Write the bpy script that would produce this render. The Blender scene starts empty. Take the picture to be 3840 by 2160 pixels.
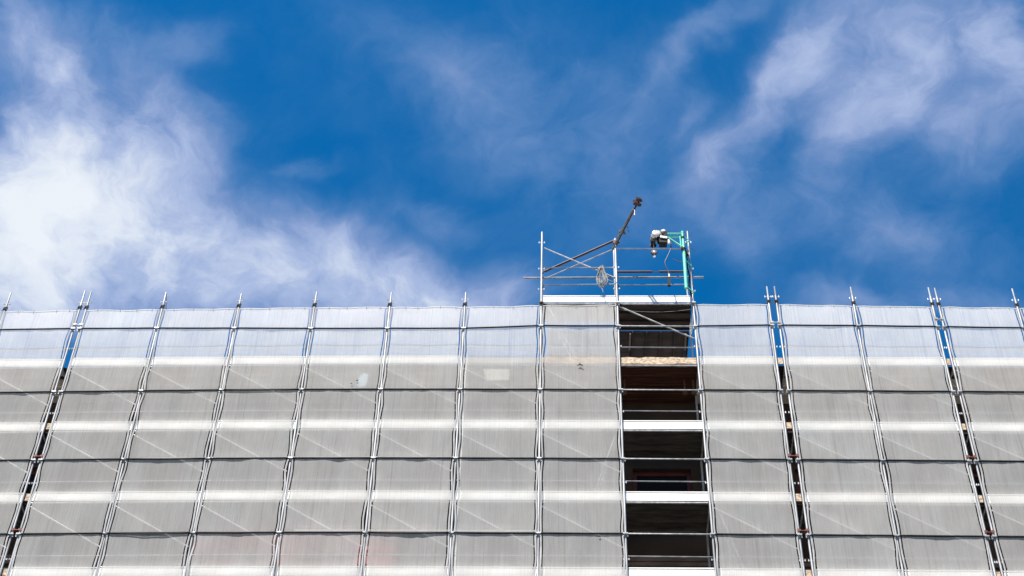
import bpy, math, random
from mathutils import Vector, Matrix, noise as mnoise

random.seed(7)
S = bpy.context.scene
COL = S.collection

# ---------------------------------------------------------------- camera
cam_data = bpy.data.cameras.new('camera')
cam_data.sensor_width = 36.0
cam_data.lens = 57.58
cam_data.clip_start = 0.1
cam_data.clip_end = 5000
cam = bpy.data.objects.new('camera', cam_data)
COL.objects.link(cam)
cam.matrix_world = Matrix((
    (0.99952585, 0.00102908, 0.03077354, 0.50),
    (0.02208538, -0.72036376, -0.69324475, 0.0),
    (0.02145474, 0.6935957, -0.72004493, 1.60),
    (0, 0, 0, 1)))
S.camera = cam

# ---------------------------------------------------------------- light
SUN_EL, SUN_AZ = math.radians(63), math.radians(28)      # azimuth: to the left of the facade's normal
sun_dir = Vector((-math.sin(SUN_AZ) * math.cos(SUN_EL), -math.cos(SUN_AZ) * math.cos(SUN_EL), math.sin(SUN_EL)))
sun_data = bpy.data.lights.new('sun', 'SUN')
sun_data.energy = 5.0
sun_data.angle = math.radians(0.5)
sun_data.color = (1.0, 0.93, 0.83)
sun = bpy.data.objects.new('sun', sun_data)
COL.objects.link(sun)
sun.location = (0, -20, 60)
sun.rotation_euler = sun_dir.to_track_quat('Z', 'Y').to_euler()

S.view_settings.view_transform = 'Standard'
S.view_settings.look = 'None'
S.view_settings.gamma = 1.0
S.view_settings.use_curve_mapping = False
S.view_settings.exposure = EXPOSURE = 1.06

# ---------------------------------------------------------------- sky: physical blue with a layer of drifting cloud
world = bpy.data.worlds.new('World')
S.world = world
world.use_nodes = True
NT = world.node_tree
for n in list(NT.nodes):
    NT.nodes.remove(n)


def nd(t, **kw):
    n = NT.nodes.new(t)
    for k, v in kw.items():
        setattr(n, k, v)
    return n


def ln(a, b):
    NT.links.new(a, b)


def mth(op, a, b=None, c=None, clamp=False):
    n = nd('ShaderNodeMath', operation=op, use_clamp=clamp)
    for i, q in enumerate((a, b, c)):
        if q is None:
            continue
        if isinstance(q, (int, float)):
            n.inputs[i].default_value = q
        else:
            ln(q, n.inputs[i])
    return n.outputs[0]


def vmth(op, a, b):
    n = nd('ShaderNodeVectorMath', operation=op)
    for i, q in enumerate((a, b)):
        if isinstance(q, (tuple, list)):
            n.inputs[i].default_value = q
        else:
            ln(q, n.inputs[i])
    return n.outputs['Value'] if op == 'DOT_PRODUCT' else n.outputs['Vector']


SKY_STRENGTH = 0.1
sky = nd('ShaderNodeTexSky', sky_type='NISHITA', sun_disc=False)
sky.sun_elevation = SUN_EL
sky.sun_rotation = math.pi + SUN_AZ
sky.altitude = 300
sky.air_density = 1.0
sky.dust_density = 0.2
sky.ozone_density = 3.0
# deep polarised blue of the photograph
hs = nd('ShaderNodeHueSaturation')
hs.inputs['Hue'].default_value = 0.498
hs.inputs['Saturation'].default_value = 1.5
hs.inputs['Value'].default_value = 0.757
ln(sky.outputs[0], hs.inputs['Color'])

# cloud layer: the view direction met with a horizontal sheet, so clouds foreshorten like a real layer
tc = nd('ShaderNodeTexCoord')
sep = nd('ShaderNodeSeparateXYZ')
ln(tc.outputs['Generated'], sep.inputs[0])
zc = mth('MAXIMUM', sep.outputs[2], 0.06)
px = mth('DIVIDE', sep.outputs[0], zc)
py = mth('DIVIDE', sep.outputs[1], zc)
comb = nd('ShaderNodeCombineXYZ')
ln(px, comb.inputs[0]); ln(py, comb.inputs[1]); comb.inputs[2].default_value = 1.0
P0 = comb.outputs[0]


def noise_tex(vec, scale, detail, rough, col=False, dist=0.0, lac=2.0):
    n = nd('ShaderNodeTexNoise', noise_dimensions='3D')
    n.inputs['Scale'].default_value = scale
    n.inputs['Detail'].default_value = detail
    n.inputs['Roughness'].default_value = rough
    n.inputs['Lacunarity'].default_value = lac
    n.inputs['Distortion'].default_value = dist
    ln(vec, n.inputs['Vector'])
    return n.outputs['Color'] if col else n.outputs['Fac']


def warp(vec, scale, amp, detail=3.0):
    w = noise_tex(vec, scale, detail, 0.55, col=True)
    w = vmth('SUBTRACT', w, (0.5, 0.5, 0.5))
    w = vmth('MULTIPLY', w, (amp, amp, 0.0))
    return vmth('ADD', vec, w)


PW = warp(warp(P0, 4.5, 0.11, 3.0), 15.0, 0.055, 6.0)

# cloud banks on that sheet: centre, two half axes, thickness
CLOUDS = [
    (-0.446,0.857,0.065,0.000,-0.014,0.059,0.46), (-0.407,0.828,0.030,0.027,-0.017,0.025,0.24), (-0.448,0.923,0.071,0.000,-0.012,0.054,0.38),
    (-0.408,0.879,0.062,0.057,-0.037,0.056,0.42), (-0.467,0.960,0.096,0.000,-0.014,0.061,0.36), (-0.362,0.828,0.044,0.061,-0.035,0.041,0.26),
    (-0.316,0.875,0.018,0.067,-0.041,0.028,0.28), (-0.340,0.761,0.047,0.067,-0.029,0.031,0.36), (-0.404,0.746,0.043,0.058,-0.034,0.037,0.38),
    (-0.397,0.688,0.029,0.047,-0.019,0.017,0.28), (-0.342,0.691,0.038,0.018,-0.010,0.020,0.22), (-0.279,0.781,0.013,0.048,-0.024,0.014,0.34),
    (-0.273,0.708,0.026,0.003,-0.004,0.017,0.27), (-0.313,0.728,0.012,0.041,-0.018,0.011,0.14), (-0.287,0.942,0.099,0.012,-0.013,0.064,0.34),
    (-0.437,0.998,0.122,0.000,-0.008,0.039,0.25), (-0.209,0.906,0.056,0.000,-0.005,0.042,0.33), (-0.210,0.979,0.141,0.018,-0.009,0.052,0.36),
    (-0.139,0.942,0.054,0.031,-0.014,0.038,0.30), (-0.097,0.979,0.070,0.017,-0.007,0.038,0.32), (-0.354,0.923,0.023,0.000,-0.005,0.027,-0.12),
    (-0.043,0.984,0.044,0.000,-0.000,0.022,0.24), (-0.252,0.888,0.031,0.026,-0.015,0.026,0.12), (-0.379,0.862,0.055,0.029,-0.017,0.036,0.18),
    (-0.080,0.766,0.038,0.029,-0.022,0.043,0.13), (-0.123,0.718,0.060,0.028,-0.011,0.030,0.10), (-0.019,0.755,0.032,0.072,-0.042,0.030,0.15),
    (-0.195,0.841,0.022,-0.002,-0.000,0.007,0.16), (-0.093,0.891,0.043,0.016,-0.004,0.017,0.20), (0.018,0.902,0.055,0.000,0.000,0.048,0.18),
    (-0.005,0.830,0.079,0.000,-0.000,0.041,0.12), (0.162,0.772,0.037,-0.069,0.018,0.017,0.30), (0.192,0.713,0.028,-0.069,0.025,0.018,0.30),
    (0.117,0.826,0.010,-0.046,0.017,0.008,0.27), (0.095,0.791,0.011,-0.022,0.009,0.008,0.22), (0.116,0.704,0.047,-0.042,0.009,0.013,0.28),
    (0.243,0.742,0.041,-0.049,0.032,0.040,0.28), (0.285,0.696,0.070,0.029,-0.006,0.046,0.30), (0.333,0.717,0.023,0.000,0.012,0.064,0.32),
    (0.282,0.784,0.071,0.016,0.001,0.049,0.25), (0.219,0.819,0.014,-0.042,0.017,0.012,0.20), (0.326,0.796,0.043,0.000,0.008,0.043,0.16),
    (0.235,0.872,0.090,0.021,-0.000,0.038,0.18), (0.147,0.889,0.032,0.000,0.006,0.074,0.20), (0.274,0.925,0.099,0.012,0.002,0.031,0.18),
    (0.232,0.985,0.057,0.000,0.002,0.021,0.32), (0.339,0.982,0.060,0.000,0.004,0.021,0.24), (0.057,0.783,0.041,0.019,-0.016,0.062,0.16),
    (0.092,0.889,0.042,0.000,0.002,0.035,0.12), (-0.050,0.770,0.143,0.033,-0.015,0.087,0.07), (0.267,0.873,0.127,0.000,0.014,0.097,0.07),
    (-0.437,0.780,0.041,0.000,-0.008,0.035,0.22), (-0.321,0.829,0.026,0.054,-0.032,0.029,0.16), (-0.272,0.845,0.019,0.024,-0.023,0.029,0.14),
    (-0.170,0.915,0.048,0.025,-0.011,0.029,0.12), (-0.055,0.961,0.053,0.013,-0.004,0.028,0.16), (-0.012,0.970,0.030,0.000,-0.000,0.019,0.12),
    (-0.331,0.923,0.054,0.000,-0.007,0.041,0.08), (0.274,0.717,0.043,-0.052,0.025,0.030,0.08),
]
total = None
for (cx, cy, ax, ay, bx, by, w) in CLOUDS:
    det = ax * by - ay * bx
    r1 = (by / det, -bx / det)
    r2 = (-ay / det, ax / det)
    u = vmth('DOT_PRODUCT', PW, (r1[0], r1[1], -(r1[0] * cx + r1[1] * cy)))
    v = vmth('DOT_PRODUCT', PW, (r2[0], r2[1], -(r2[0] * cx + r2[1] * cy)))
    d2 = mth('MULTIPLY_ADD', v, v, mth('MULTIPLY', u, u))
    g = mth('POWER', 0.42, mth('POWER', d2, 1.3))
    total = mth('MULTIPLY', g, w) if total is None else mth('MULTIPLY_ADD', g, w, total)
# broken cover of the same kind over the rest of the sky
big = noise_tex(PW, 2.3, 4.0, 0.55)
rad = nd('ShaderNodeVectorMath', operation='DISTANCE')
ln(P0, rad.inputs[0]); rad.inputs[1].default_value = (-0.02, 0.84, 1.0)
ring = nd('ShaderNodeMapRange', interpolation_type='SMOOTHSTEP')
ln(rad.outputs['Value'], ring.inputs['Value'])
ring.inputs['From Min'].default_value = 0.42
ring.inputs['From Max'].default_value = 0.75
cover = nd('ShaderNodeMapRange', interpolation_type='SMOOTHSTEP')
ln(big, cover.inputs['Value'])
cover.inputs['From Min'].default_value = 0.44
cover.inputs['From Max'].default_value = 0.74
cover.inputs['To Max'].default_value = 0.62
total = mth('MULTIPLY_ADD', ring.outputs[0], cover.outputs[0], total)

# wispy structure, drawn out along the wind
mp = nd('ShaderNodeMapping')
mp.inputs['Rotation'].default_value = (0, 0, math.radians(-12))
mp.inputs['Scale'].default_value = (1.0, 0.74, 1.0)
ln(PW, mp.inputs[0])
fine = noise_tex(mp.outputs[0], 6.0, 12.0, 0.60)
puff = noise_tex(mp.outputs[0], 24.0, 9.0, 0.63)
mp2 = nd('ShaderNodeMapping', vector_type='TEXTURE')
mp2.inputs['Rotation'].default_value = (0, 0, math.radians(-62.0))
mp2.inputs['Scale'].default_value = (0.13, 0.075, 1.0)
ln(PW, mp2.inputs[0])
wisp = noise_tex(mp2.outputs[0], 1.0, 8.0, 0.60)
tex = mth('MULTIPLY_ADD', wisp, 0.36, mth('MULTIPLY_ADD', puff, 0.34, mth('MULTIPLY', fine, 0.34)))
tex = mth('SUBTRACT', tex, 0.5)
gain = mth('MULTIPLY_ADD', tex, 2.1, 1.0)
dens = mth('MULTIPLY_ADD', total, gain, mth('MULTIPLY', tex, 0.42))
dens = mth('ADD', dens, 0.055)
dens = mth('MAXIMUM', dens, 0.0)
alpha = nd('ShaderNodeMapRange', interpolation_type='SMOOTHSTEP')
ln(dens, alpha.inputs['Value'])
alpha.inputs['From Min'].default_value = -0.03
alpha.inputs['From Max'].default_value = 0.85
ramp = nd('ShaderNodeValToRGB')
ln(mth('MULTIPLY', dens, 0.72), ramp.inputs[0])
els = ramp.color_ramp.elements
els[0].position = 0.0; els[0].color = (0.15, 0.36, 0.66, 1)
els[1].position = 1.0; els[1].color = (0.84, 0.89, 0.96, 1)
for pos, c in ((0.38, (0.28, 0.39, 0.67)), (0.58, (0.41, 0.51, 0.76)), (0.80, (0.72, 0.79, 0.91))):
    e = els.new(pos); e.color = (*c, 1)
csc = nd('ShaderNodeVectorMath', operation='SCALE')
ln(ramp.outputs[0], csc.inputs[0])
csc.inputs['Scale'].default_value = 1.0 / (SKY_STRENGTH * 2 ** EXPOSURE)
mixs = nd('ShaderNodeMix', data_type='RGBA')
ln(alpha.outputs[0], mixs.inputs['Factor'])
ln(hs.outputs[0], mixs.inputs[6])
ln(csc.outputs[0], mixs.inputs[7])
bg = nd('ShaderNodeBackground')
bg.inputs['Strength'].default_value = SKY_STRENGTH
ln(mixs.outputs[2], bg.inputs['Color'])
wo = nd('ShaderNodeOutputWorld')
ln(bg.outputs[0], wo.inputs['Surface'])

# ================================================================ materials
def new_mat(name):
    m = bpy.data.materials.new(name)
    m.use_nodes = True
    nt = m.node_tree
    return m, nt, nt.nodes['Principled BSDF']


def mat_noise(name, c1, c2, scale=(4, 4, 4), detail=5, rough=0.6, metal=0.0, lo=0.35, hi=0.65, bump=0.0, spec=0.4):
    """two-tone weathered surface"""
    m, nt, b = new_mat(name)
    t = nt.nodes.new('ShaderNodeTexCoord')
    mp_ = nt.nodes.new('ShaderNodeMapping')
    mp_.inputs['Scale'].default_value = scale
    nt.links.new(t.outputs['Object'], mp_.inputs[0])
    n = nt.nodes.new('ShaderNodeTexNoise')
    n.inputs['Scale'].default_value = 1.0
    n.inputs['Detail'].default_value = detail
    nt.links.new(mp_.outputs[0], n.inputs['Vector'])
    r = nt.nodes.new('ShaderNodeValToRGB')
    r.color_ramp.elements[0].position = lo
    r.color_ramp.elements[0].color = (*c1, 1)
    r.color_ramp.elements[1].position = hi
    r.color_ramp.elements[1].color = (*c2, 1)
    nt.links.new(n.outputs['Fac'], r.inputs[0])
    nt.links.new(r.outputs[0], b.inputs['Base Color'])
    b.inputs['Roughness'].default_value = rough
    b.inputs['Metallic'].default_value = metal
    b.inputs['Specular IOR Level'].default_value = spec
    if bump:
        bp = nt.nodes.new('ShaderNodeBump')
        bp.inputs['Strength'].default_value = bump
        bp.inputs['Distance'].default_value = 0.01
        nt.links.new(n.outputs['Fac'], bp.inputs['Height'])
        nt.links.new(bp.outputs[0], b.inputs['Normal'])
    return m


M_GALV = mat_noise('galvanised_steel', (0.26, 0.265, 0.27), (0.50, 0.505, 0.51), (9, 9, 1.6), rough=0.45, metal=0.35)
M_PALE = mat_noise('pale_galvanised_steel', (0.52, 0.52, 0.51), (0.72, 0.72, 0.71), (9, 9, 3), rough=0.45, metal=0.2)
M_RAIL = mat_noise('shade_toned_rail_steel', (0.012, 0.012, 0.013), (0.032, 0.032, 0.032), (5, 9, 9), rough=0.65, metal=0.0, spec=0.15)  # near-black base stands in for the shaded undersides of galvanised rails
M_GRAIL = mat_noise('grey_rail_steel', (0.15, 0.155, 0.17), (0.28, 0.29, 0.31), (5, 9, 9), rough=0.4, metal=0.4)
M_DARK = mat_noise('dark_brown_tube', (0.030, 0.016, 0.018), (0.075, 0.042, 0.042), (4, 9, 9), rough=0.6)
M_WHITE = mat_noise('white_painted_board', (0.70, 0.69, 0.66), (0.84, 0.84, 0.82), (1.3, 6, 9), rough=0.5, lo=0.3, hi=0.5)
M_GREYBOARD = mat_noise('dull_grey_board', (0.34, 0.33, 0.30), (0.46, 0.45, 0.42), (1.3, 6, 9), rough=0.6)
M_OSB = mat_noise('oriented_strand_board', (0.30, 0.21, 0.13), (0.62, 0.49, 0.35), (14, 14, 30), detail=8, rough=0.8, lo=0.38, hi=0.6, bump=0.4)
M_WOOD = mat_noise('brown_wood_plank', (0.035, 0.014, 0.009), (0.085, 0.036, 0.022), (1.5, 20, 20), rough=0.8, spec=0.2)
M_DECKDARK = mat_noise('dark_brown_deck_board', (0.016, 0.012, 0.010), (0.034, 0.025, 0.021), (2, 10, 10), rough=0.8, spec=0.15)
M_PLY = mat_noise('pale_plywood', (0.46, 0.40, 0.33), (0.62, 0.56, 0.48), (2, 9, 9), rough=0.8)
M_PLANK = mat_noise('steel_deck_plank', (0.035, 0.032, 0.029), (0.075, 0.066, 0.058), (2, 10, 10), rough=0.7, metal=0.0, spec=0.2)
M_HEM = mat_noise('white_net_hem', (0.30, 0.295, 0.29), (0.42, 0.415, 0.41), (9, 9, 4), rough=0.8)
M_BLACK = mat_noise('black_rubber', (0.006, 0.006, 0.007), (0.014, 0.014, 0.015), (20, 20, 20), rough=0.6, spec=0.15)
M_CORD = mat_noise('black_cord', (0.02, 0.02, 0.022), (0.05, 0.05, 0.05), (20, 20, 20), rough=0.8)
M_RUST = mat_noise('red_coupler', (0.10, 0.022, 0.014), (0.20, 0.055, 0.035), (30, 30, 30), rough=0.6)
M_YELLOW = mat_noise('ochre_bracket', (0.05, 0.022, 0.006), (0.10, 0.042, 0.01), (30, 30, 30), rough=0.6)
M_MINT = mat_noise('mint_green_enamel', (0.115, 0.56, 0.40), (0.17, 0.68, 0.50), (6, 6, 6), rough=0.38)
M_CASE = mat_noise('white_motor_case', (0.66, 0.66, 0.63), (0.80, 0.80, 0.78), (8, 8, 8), rough=0.45)
M_FAN = mat_noise('grey_fan_cover', (0.075, 0.08, 0.078), (0.14, 0.15, 0.145), (20, 20, 20), rough=0.5)
M_ROPE = mat_noise('pale_rope', (0.26, 0.255, 0.235), (0.44, 0.43, 0.39), (40, 40, 40), rough=0.9)
M_CABLE = mat_noise('dark_blue_cable', (0.012, 0.016, 0.05), (0.02, 0.026, 0.075), (20, 20, 20), rough=0.5)
M_STEELROPE = mat_noise('grey_wire_rope', (0.13, 0.13, 0.14), (0.25, 0.25, 0.26), (30, 30, 30), rough=0.6)
M_RED = mat_noise('red_tarpaulin', (0.07, 0.042, 0.038), (0.17, 0.05, 0.045), (1.1, 1.1, 2), rough=0.7)
M_REDSIGN = mat_noise('red_board', (0.26, 0.06, 0.055), (0.34, 0.085, 0.075), (2, 2, 2), rough=0.7)
M_WALL = mat_noise('brown_plaster', (0.030, 0.022, 0.017), (0.060, 0.042, 0.033), (0.8, 0.8, 0.5), rough=0.9, bump=0.2, spec=0.1)
M_CORNICE = mat_noise('tan_stone_band', (0.10, 0.068, 0.05), (0.17, 0.12, 0.095), (2, 2, 6), rough=0.9)
M_FRAME = mat_noise('red_brown_window_frame', (0.07, 0.014, 0.013), (0.11, 0.024, 0.02), (3, 3, 3), rough=0.5)
M_ROOF = mat_noise('pale_roof_membrane', (0.70, 0.69, 0.67), (0.82, 0.81, 0.79), (1.2, 1.2, 1.2), rough=0.9)
M_ROAD = mat_noise('asphalt', (0.04, 0.04, 0.042), (0.075, 0.073, 0.07), (1.5, 1.5, 1.5), detail=9, rough=0.9)
M_PAVE = mat_noise('concrete_paving', (0.08, 0.078, 0.074), (0.13, 0.126, 0.118), (0.9, 0.9, 0.9), detail=8, rough=0.9)
M_GROUND = mat_noise('gravel_ground', (0.11, 0.10, 0.085), (0.20, 0.185, 0.16), (0.25, 0.25, 0.25), detail=9, rough=1.0)
M_PATCH = mat_noise('pale_patch_cloth', (0.30, 0.29, 0.25), (0.42, 0.405, 0.36), (3, 3, 3), rough=0.8)
M_BLUEPATCH = mat_noise('pale_blue_patch_film', (0.20, 0.29, 0.33), (0.34, 0.42, 0.46), (5, 5, 5), rough=0.4)
M_GLASS, _nt, _b = new_mat('dark_window_glass')
_b.inputs['Base Color'].default_value = (0.006, 0.006, 0.007, 1)
_b.inputs['Roughness'].default_value = 0.5
_b.inputs['Specular IOR Level'].default_value = 0.1


def make_net_mat():
    """open white mesh: threads cover about half, the rest is see-through; the weave runs upright"""
    m = bpy.data.materials.new('white_debris_net')
    m.use_nodes = True
    nt = m.node_tree
    for n in list(nt.nodes):
        nt.nodes.remove(n)
    N = nt.nodes.new
    L = nt.links.new

    def M(op, a, b=None, c=None, clamp=False):
        n = N('ShaderNodeMath'); n.operation = op; n.use_clamp = clamp
        for i, q in enumerate((a, b, c)):
            if q is None: continue
            if isinstance(q, (int, float)): n.inputs[i].default_value = q
            else: L(q, n.inputs[i])
        return n.outputs[0]
    t = N('ShaderNodeTexCoord')
    oi = N('ShaderNodeObjectInfo')
    off = N('ShaderNodeVectorMath'); off.operation = 'SCALE'
    off.inputs[0].default_value = (37.0, 0.0, 61.0)
    L(oi.outputs['Random'], off.inputs['Scale'])
    add = N('ShaderNodeVectorMath'); add.operation = 'ADD'
    L(t.outputs['Object'], add.inputs[0]); L(off.outputs[0], add.inputs[1])

    def tex(sc, detail, rough=0.5):
        mp_ = N('ShaderNodeMapping'); mp_.inputs['Scale'].default_value = sc
        L(add.outputs[0], mp_.inputs[0])
        n = N('ShaderNodeTexNoise'); n.inputs['Scale'].default_value = 1.0
        n.inputs['Detail'].default_value = detail; n.inputs['Roughness'].default_value = rough
        L(mp_.outputs[0], n.inputs['Vector'])
        return n.outputs['Fac']
    streak = tex((30.0, 1.0, 0.5), 4.0, 0.65)        # bunched threads, 2-5 cm apart and metres long
    pull = tex((75.0, 1.0, 3.0), 2.0)                # single drawn threads
    cloudy = tex((1.1, 1.0, 0.7), 3.0)               # slack and tight areas
    bands = tex((5.0, 1.0, 0.16), 2.0)
    f = M('MULTIPLY_ADD', M('SUBTRACT', streak, 0.5), NET_STREAK, NET_COVER)
    f = M('MULTIPLY_ADD', M('SUBTRACT', pull, 0.5), NET_STREAK * 0.7, f)
    f = M('MULTIPLY_ADD', M('SUBTRACT', cloudy, 0.5), 0.10, f)
    f = M('MULTIPLY_ADD', M('SUBTRACT', bands, 0.5), 0.16, f, clamp=True)
    f = M('MULTIPLY_ADD', M('SUBTRACT', oi.outputs['Random'], 0.5), 0.07, f)
    grain = tex((55.0, 1.0, 34.0), 1.0)
    f = M('MULTIPLY_ADD', M('SUBTRACT', grain, 0.5), 0.16, f)
    stain = tex((2.2, 1.0, 1.6), 5.0, 0.6)
    f = M('MULTIPLY_ADD', M('SUBTRACT', stain, 0.5), 0.16, f)
    seam = tex((13.0, 1.0, 0.10), 2.0)              # thin places where threads have parted
    sm = N('ShaderNodeMapRange'); sm.interpolation_type = 'SMOOTHSTEP'
    L(seam, sm.inputs['Value']); sm.inputs['From Min'].default_value = 0.60; sm.inputs['From Max'].default_value = 0.70
    f = M('MULTIPLY_ADD', sm.outputs[0], -0.09, f, clamp=True)
    tint = N('ShaderNodeValToRGB')
    tint.color_ramp.elements[0].position = 0.3
    tint.color_ramp.elements[0].color = (0.80, 0.77, 0.735, 1)
    tint.color_ramp.elements[1].position = 0.7
    tint.color_ramp.elements[1].color = (0.80, 0.80, 0.78, 1)
    L(cloudy, tint.inputs[0])
    d = N('ShaderNodeBsdfDiffuse'); L(tint.outputs[0], d.inputs['Color'])
    tr = N('ShaderNodeBsdfTranslucent'); L(tint.outputs[0], tr.inputs['Color'])
    th = N('ShaderNodeMixShader'); th.inputs[0].default_value = 0.56
    L(d.outputs[0], th.inputs[1]); L(tr.outputs[0], th.inputs[2])
    op = N('ShaderNodeBsdfTransparent')
    mx = N('ShaderNodeMixShader')
    L(f, mx.inputs[0]); L(op.outputs[0], mx.inputs[1]); L(th.outputs[0], mx.inputs[2])
    o = N('ShaderNodeOutputMaterial'); L(mx.outputs[0], o.inputs['Surface'])
    return m


NET_COVER, NET_STREAK = 0.73, 0.35
M_NET = make_net_mat()


# ================================================================ mesh helpers
class MB:
    """collects vertices and faces in world metres"""
    def __init__(self):
        self.v, self.f, self.smooth = [], [], False

    def box(self, x0, x1, y0, y1, z0, z1):
        b = len(self.v)
        self.v += [(x, y, z) for z in (z0, z1) for y in (y0, y1) for x in (x0, x1)]
        self.f += [tuple(b + i for i in q) for q in ((0, 2, 3, 1), (4, 5, 7, 6), (0, 1, 5, 4), (2, 6, 7, 3), (0, 4, 6, 2), (1, 3, 7, 5))]
        return self

    def obox(self, c, ex, ey, ez):
        """box with half axes ex, ey, ez"""
        c, ex, ey, ez = Vector(c), Vector(ex), Vector(ey), Vector(ez)
        b = len(self.v)
        self.v += [tuple(c + ex * sx + ey * sy + ez * sz) for sz in (-1, 1) for sy in (-1, 1) for sx in (-1, 1)]
        self.f += [tuple(b + i for i in q) for q in ((0, 2, 3, 1), (4, 5, 7, 6), (0, 1, 5, 4), (2, 6, 7, 3), (0, 4, 6, 2), (1, 3, 7, 5))]
        return self

    def tube(self, pts, r, n=10, r_end=None, closed=False):
        self.smooth = True
        pts = [Vector(p) for p in pts]
        m = len(pts)
        b = len(self.v)
        ref = None
        for i, p in enumerate(pts):
            if closed:
                t = pts[(i + 1) % m] - pts[i - 1]
            else:
                t = pts[min(i + 1, m - 1)] - pts[max(i - 1, 0)]
            t.normalize()
            if ref is None:
                ref = Vector((0, 0, 1)) if abs(t.z) < 0.9 else Vector((1, 0, 0))
            a = (ref - t * ref.dot(t)).normalized()
            ref = a
            c = t.cross(a)
            rr = r if r_end is None else r + (r_end - r) * i / max(1, m - 1)
            for k in range(n):
                an = 2 * math.pi * k / n
                self.v.append(tuple(p + a * (rr * math.cos(an)) + c * (rr * math.sin(an))))
        rings = m if closed else m - 1
        for i in range(rings):
            j = (i + 1) % m
            for k in range(n):
                k2 = (k + 1) % n
                self.f.append((b + i * n + k, b + i * n + k2, b + j * n + k2, b + j * n + k))
        if not closed:
            self.f.append(tuple(b + k for k in reversed(range(n))))
            self.f.append(tuple(b + (m - 1) * n + k for k in range(n)))
        return self

    def lathe(self, c, axis, prof, n=20):
        """profile of (distance along axis, radius)"""
        self.smooth = True
        c, ax = Vector(c), Vector(axis).normalized()
        a = ax.orthogonal().normalized()
        d = ax.cross(a)
        b = len(self.v)
        for h, r in prof:
            for k in range(n):
                an = 2 * math.pi * k / n
                self.v.append(tuple(c + ax * h + a * (r * math.cos(an)) + d * (r * math.sin(an))))
        for i in range(len(prof) - 1):
            for k in range(n):
                k2 = (k + 1) % n
                self.f.append((b + i * n + k, b + i * n + k2, b + (i + 1) * n + k2, b + (i + 1) * n + k))
        self.f.append(tuple(b + k for k in reversed(range(n))))
        self.f.append(tuple(b + (len(prof) - 1) * n + k for k in range(n)))
        return self


def world_origin(o):
    v = Vector((0, 0, 0))
    while o is not None:
        v += o.location
        o = o.parent
    return v


def obj(name, mb, mat, parent=None, loc=None, sharp=35):
    org = Vector(loc) if loc is not None else Vector((0, 0, 0))
    if parent is not None:
        org = world_origin(parent)
    me = bpy.data.meshes.new(name)
    me.from_pydata([(x - org.x, y - org.y, z - org.z) for x, y, z in mb.v], [], mb.f)
    me.validate()
    me.update()
    if mb.smooth:
        for p in me.polygons:
            p.use_smooth = True
        me.set_sharp_from_angle(angle=math.radians(sharp))
    me.materials.append(mat)
    o = bpy.data.objects.new(name, me)
    COL.objects.link(o)
    if parent is not None:
        o.parent = parent
    elif loc is not None:
        o.location = org
    return o


def thing(name, loc, label, cat, group=None):
    o = bpy.data.objects.new(name, None)
    COL.objects.link(o)
    o.location = loc
    o.empty_display_size = 0.2
    tag(o, label, cat, group)
    return o


def tag(o, label, cat, group=None):
    o['label'] = label
    o['category'] = cat
    if group:
        o['group'] = group
    return o


def struct(name, mb, mat):
    o = obj(name, mb, mat)
    o['kind'] = 'structure'
    return o


# ================================================================ ground and street
struct('ground', MB().box(-1500, 1500, -1500, 1500, -0.6, -0.02), M_GROUND)
struct('road', MB().box(-400, 400, 6.0, 15.0, -0.3, 0.0), M_ROAD)
struct('pavement', MB().box(-400, 400, 15.0, 28.29, -0.3, 0.13), M_PAVE)
struct('kerb', MB().box(-400, 400, 14.85, 14.998, -0.3, 0.135), M_CORNICE)
struct('path', MB().box(-400, 400, -6.0, 5.998, -0.3, 0.10), M_PAVE)

# ================================================================ the building behind the scaffold
WY = 28.32                 # face of the wall
bld = thing('apartment_building', (0, WY + 6, 0), 'brown plastered building hidden behind the netted scaffold', 'building')
wx0, wx1 = -19.0, 19.0
EAVE = 26.933
# wall with real window openings: piers and bands around them
FLOOR = 3.28
sills = [23.45 - FLOOR * k for k in range(7)]       # sill heights from the top floor down
win_h, win_w = 1.75, 1.30
cols = [2.712 + 3.6 * k for k in range(-5, 5)]
wall = MB()
zs = sorted([(s, s + win_h) for s in sills])
z = 0.0
for (a, b) in zs:
    wall.box(wx0, wx1, WY, WY + 0.4, z, a)
    x = wx0
    for c in cols:
        wall.box(x, c - win_w / 2, WY, WY + 0.4, a, b)
        x = c + win_w / 2
    wall.box(x, wx1, WY, WY + 0.4, a, b)
    z = b
wall.box(wx0, wx1, WY, WY + 0.4, z, EAVE + .218)
wall.box(wx0, wx0 + 0.4, WY + 0.4, WY + 12, 0, EAVE)
wall.box(wx1 - 0.4, wx1, WY + 0.4, WY + 12, 0, EAVE)
wall.box(wx0 + 0.4, wx1 - 0.4, WY + 11.6, WY + 12, 0, EAVE)
obj('wall', wall, M_WALL, bld)
obj('roof', MB().box(wx0 - 0.1, wx1 + 0.1, WY + 0.402, WY + 12.1, EAVE + 0.002, EAVE + 0.22), M_ROOF, bld)
for zz in (22.60, 19.3, 16.0):
    obj('cornice', MB().box(wx0, wx1, WY - 0.09, WY - 0.002, zz, zz + 0.09).box(wx0, wx1, WY - 0.05, WY - 0.003, zz - 0.10, zz - 0.002), M_CORNICE, bld)
win_parts = None
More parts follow.
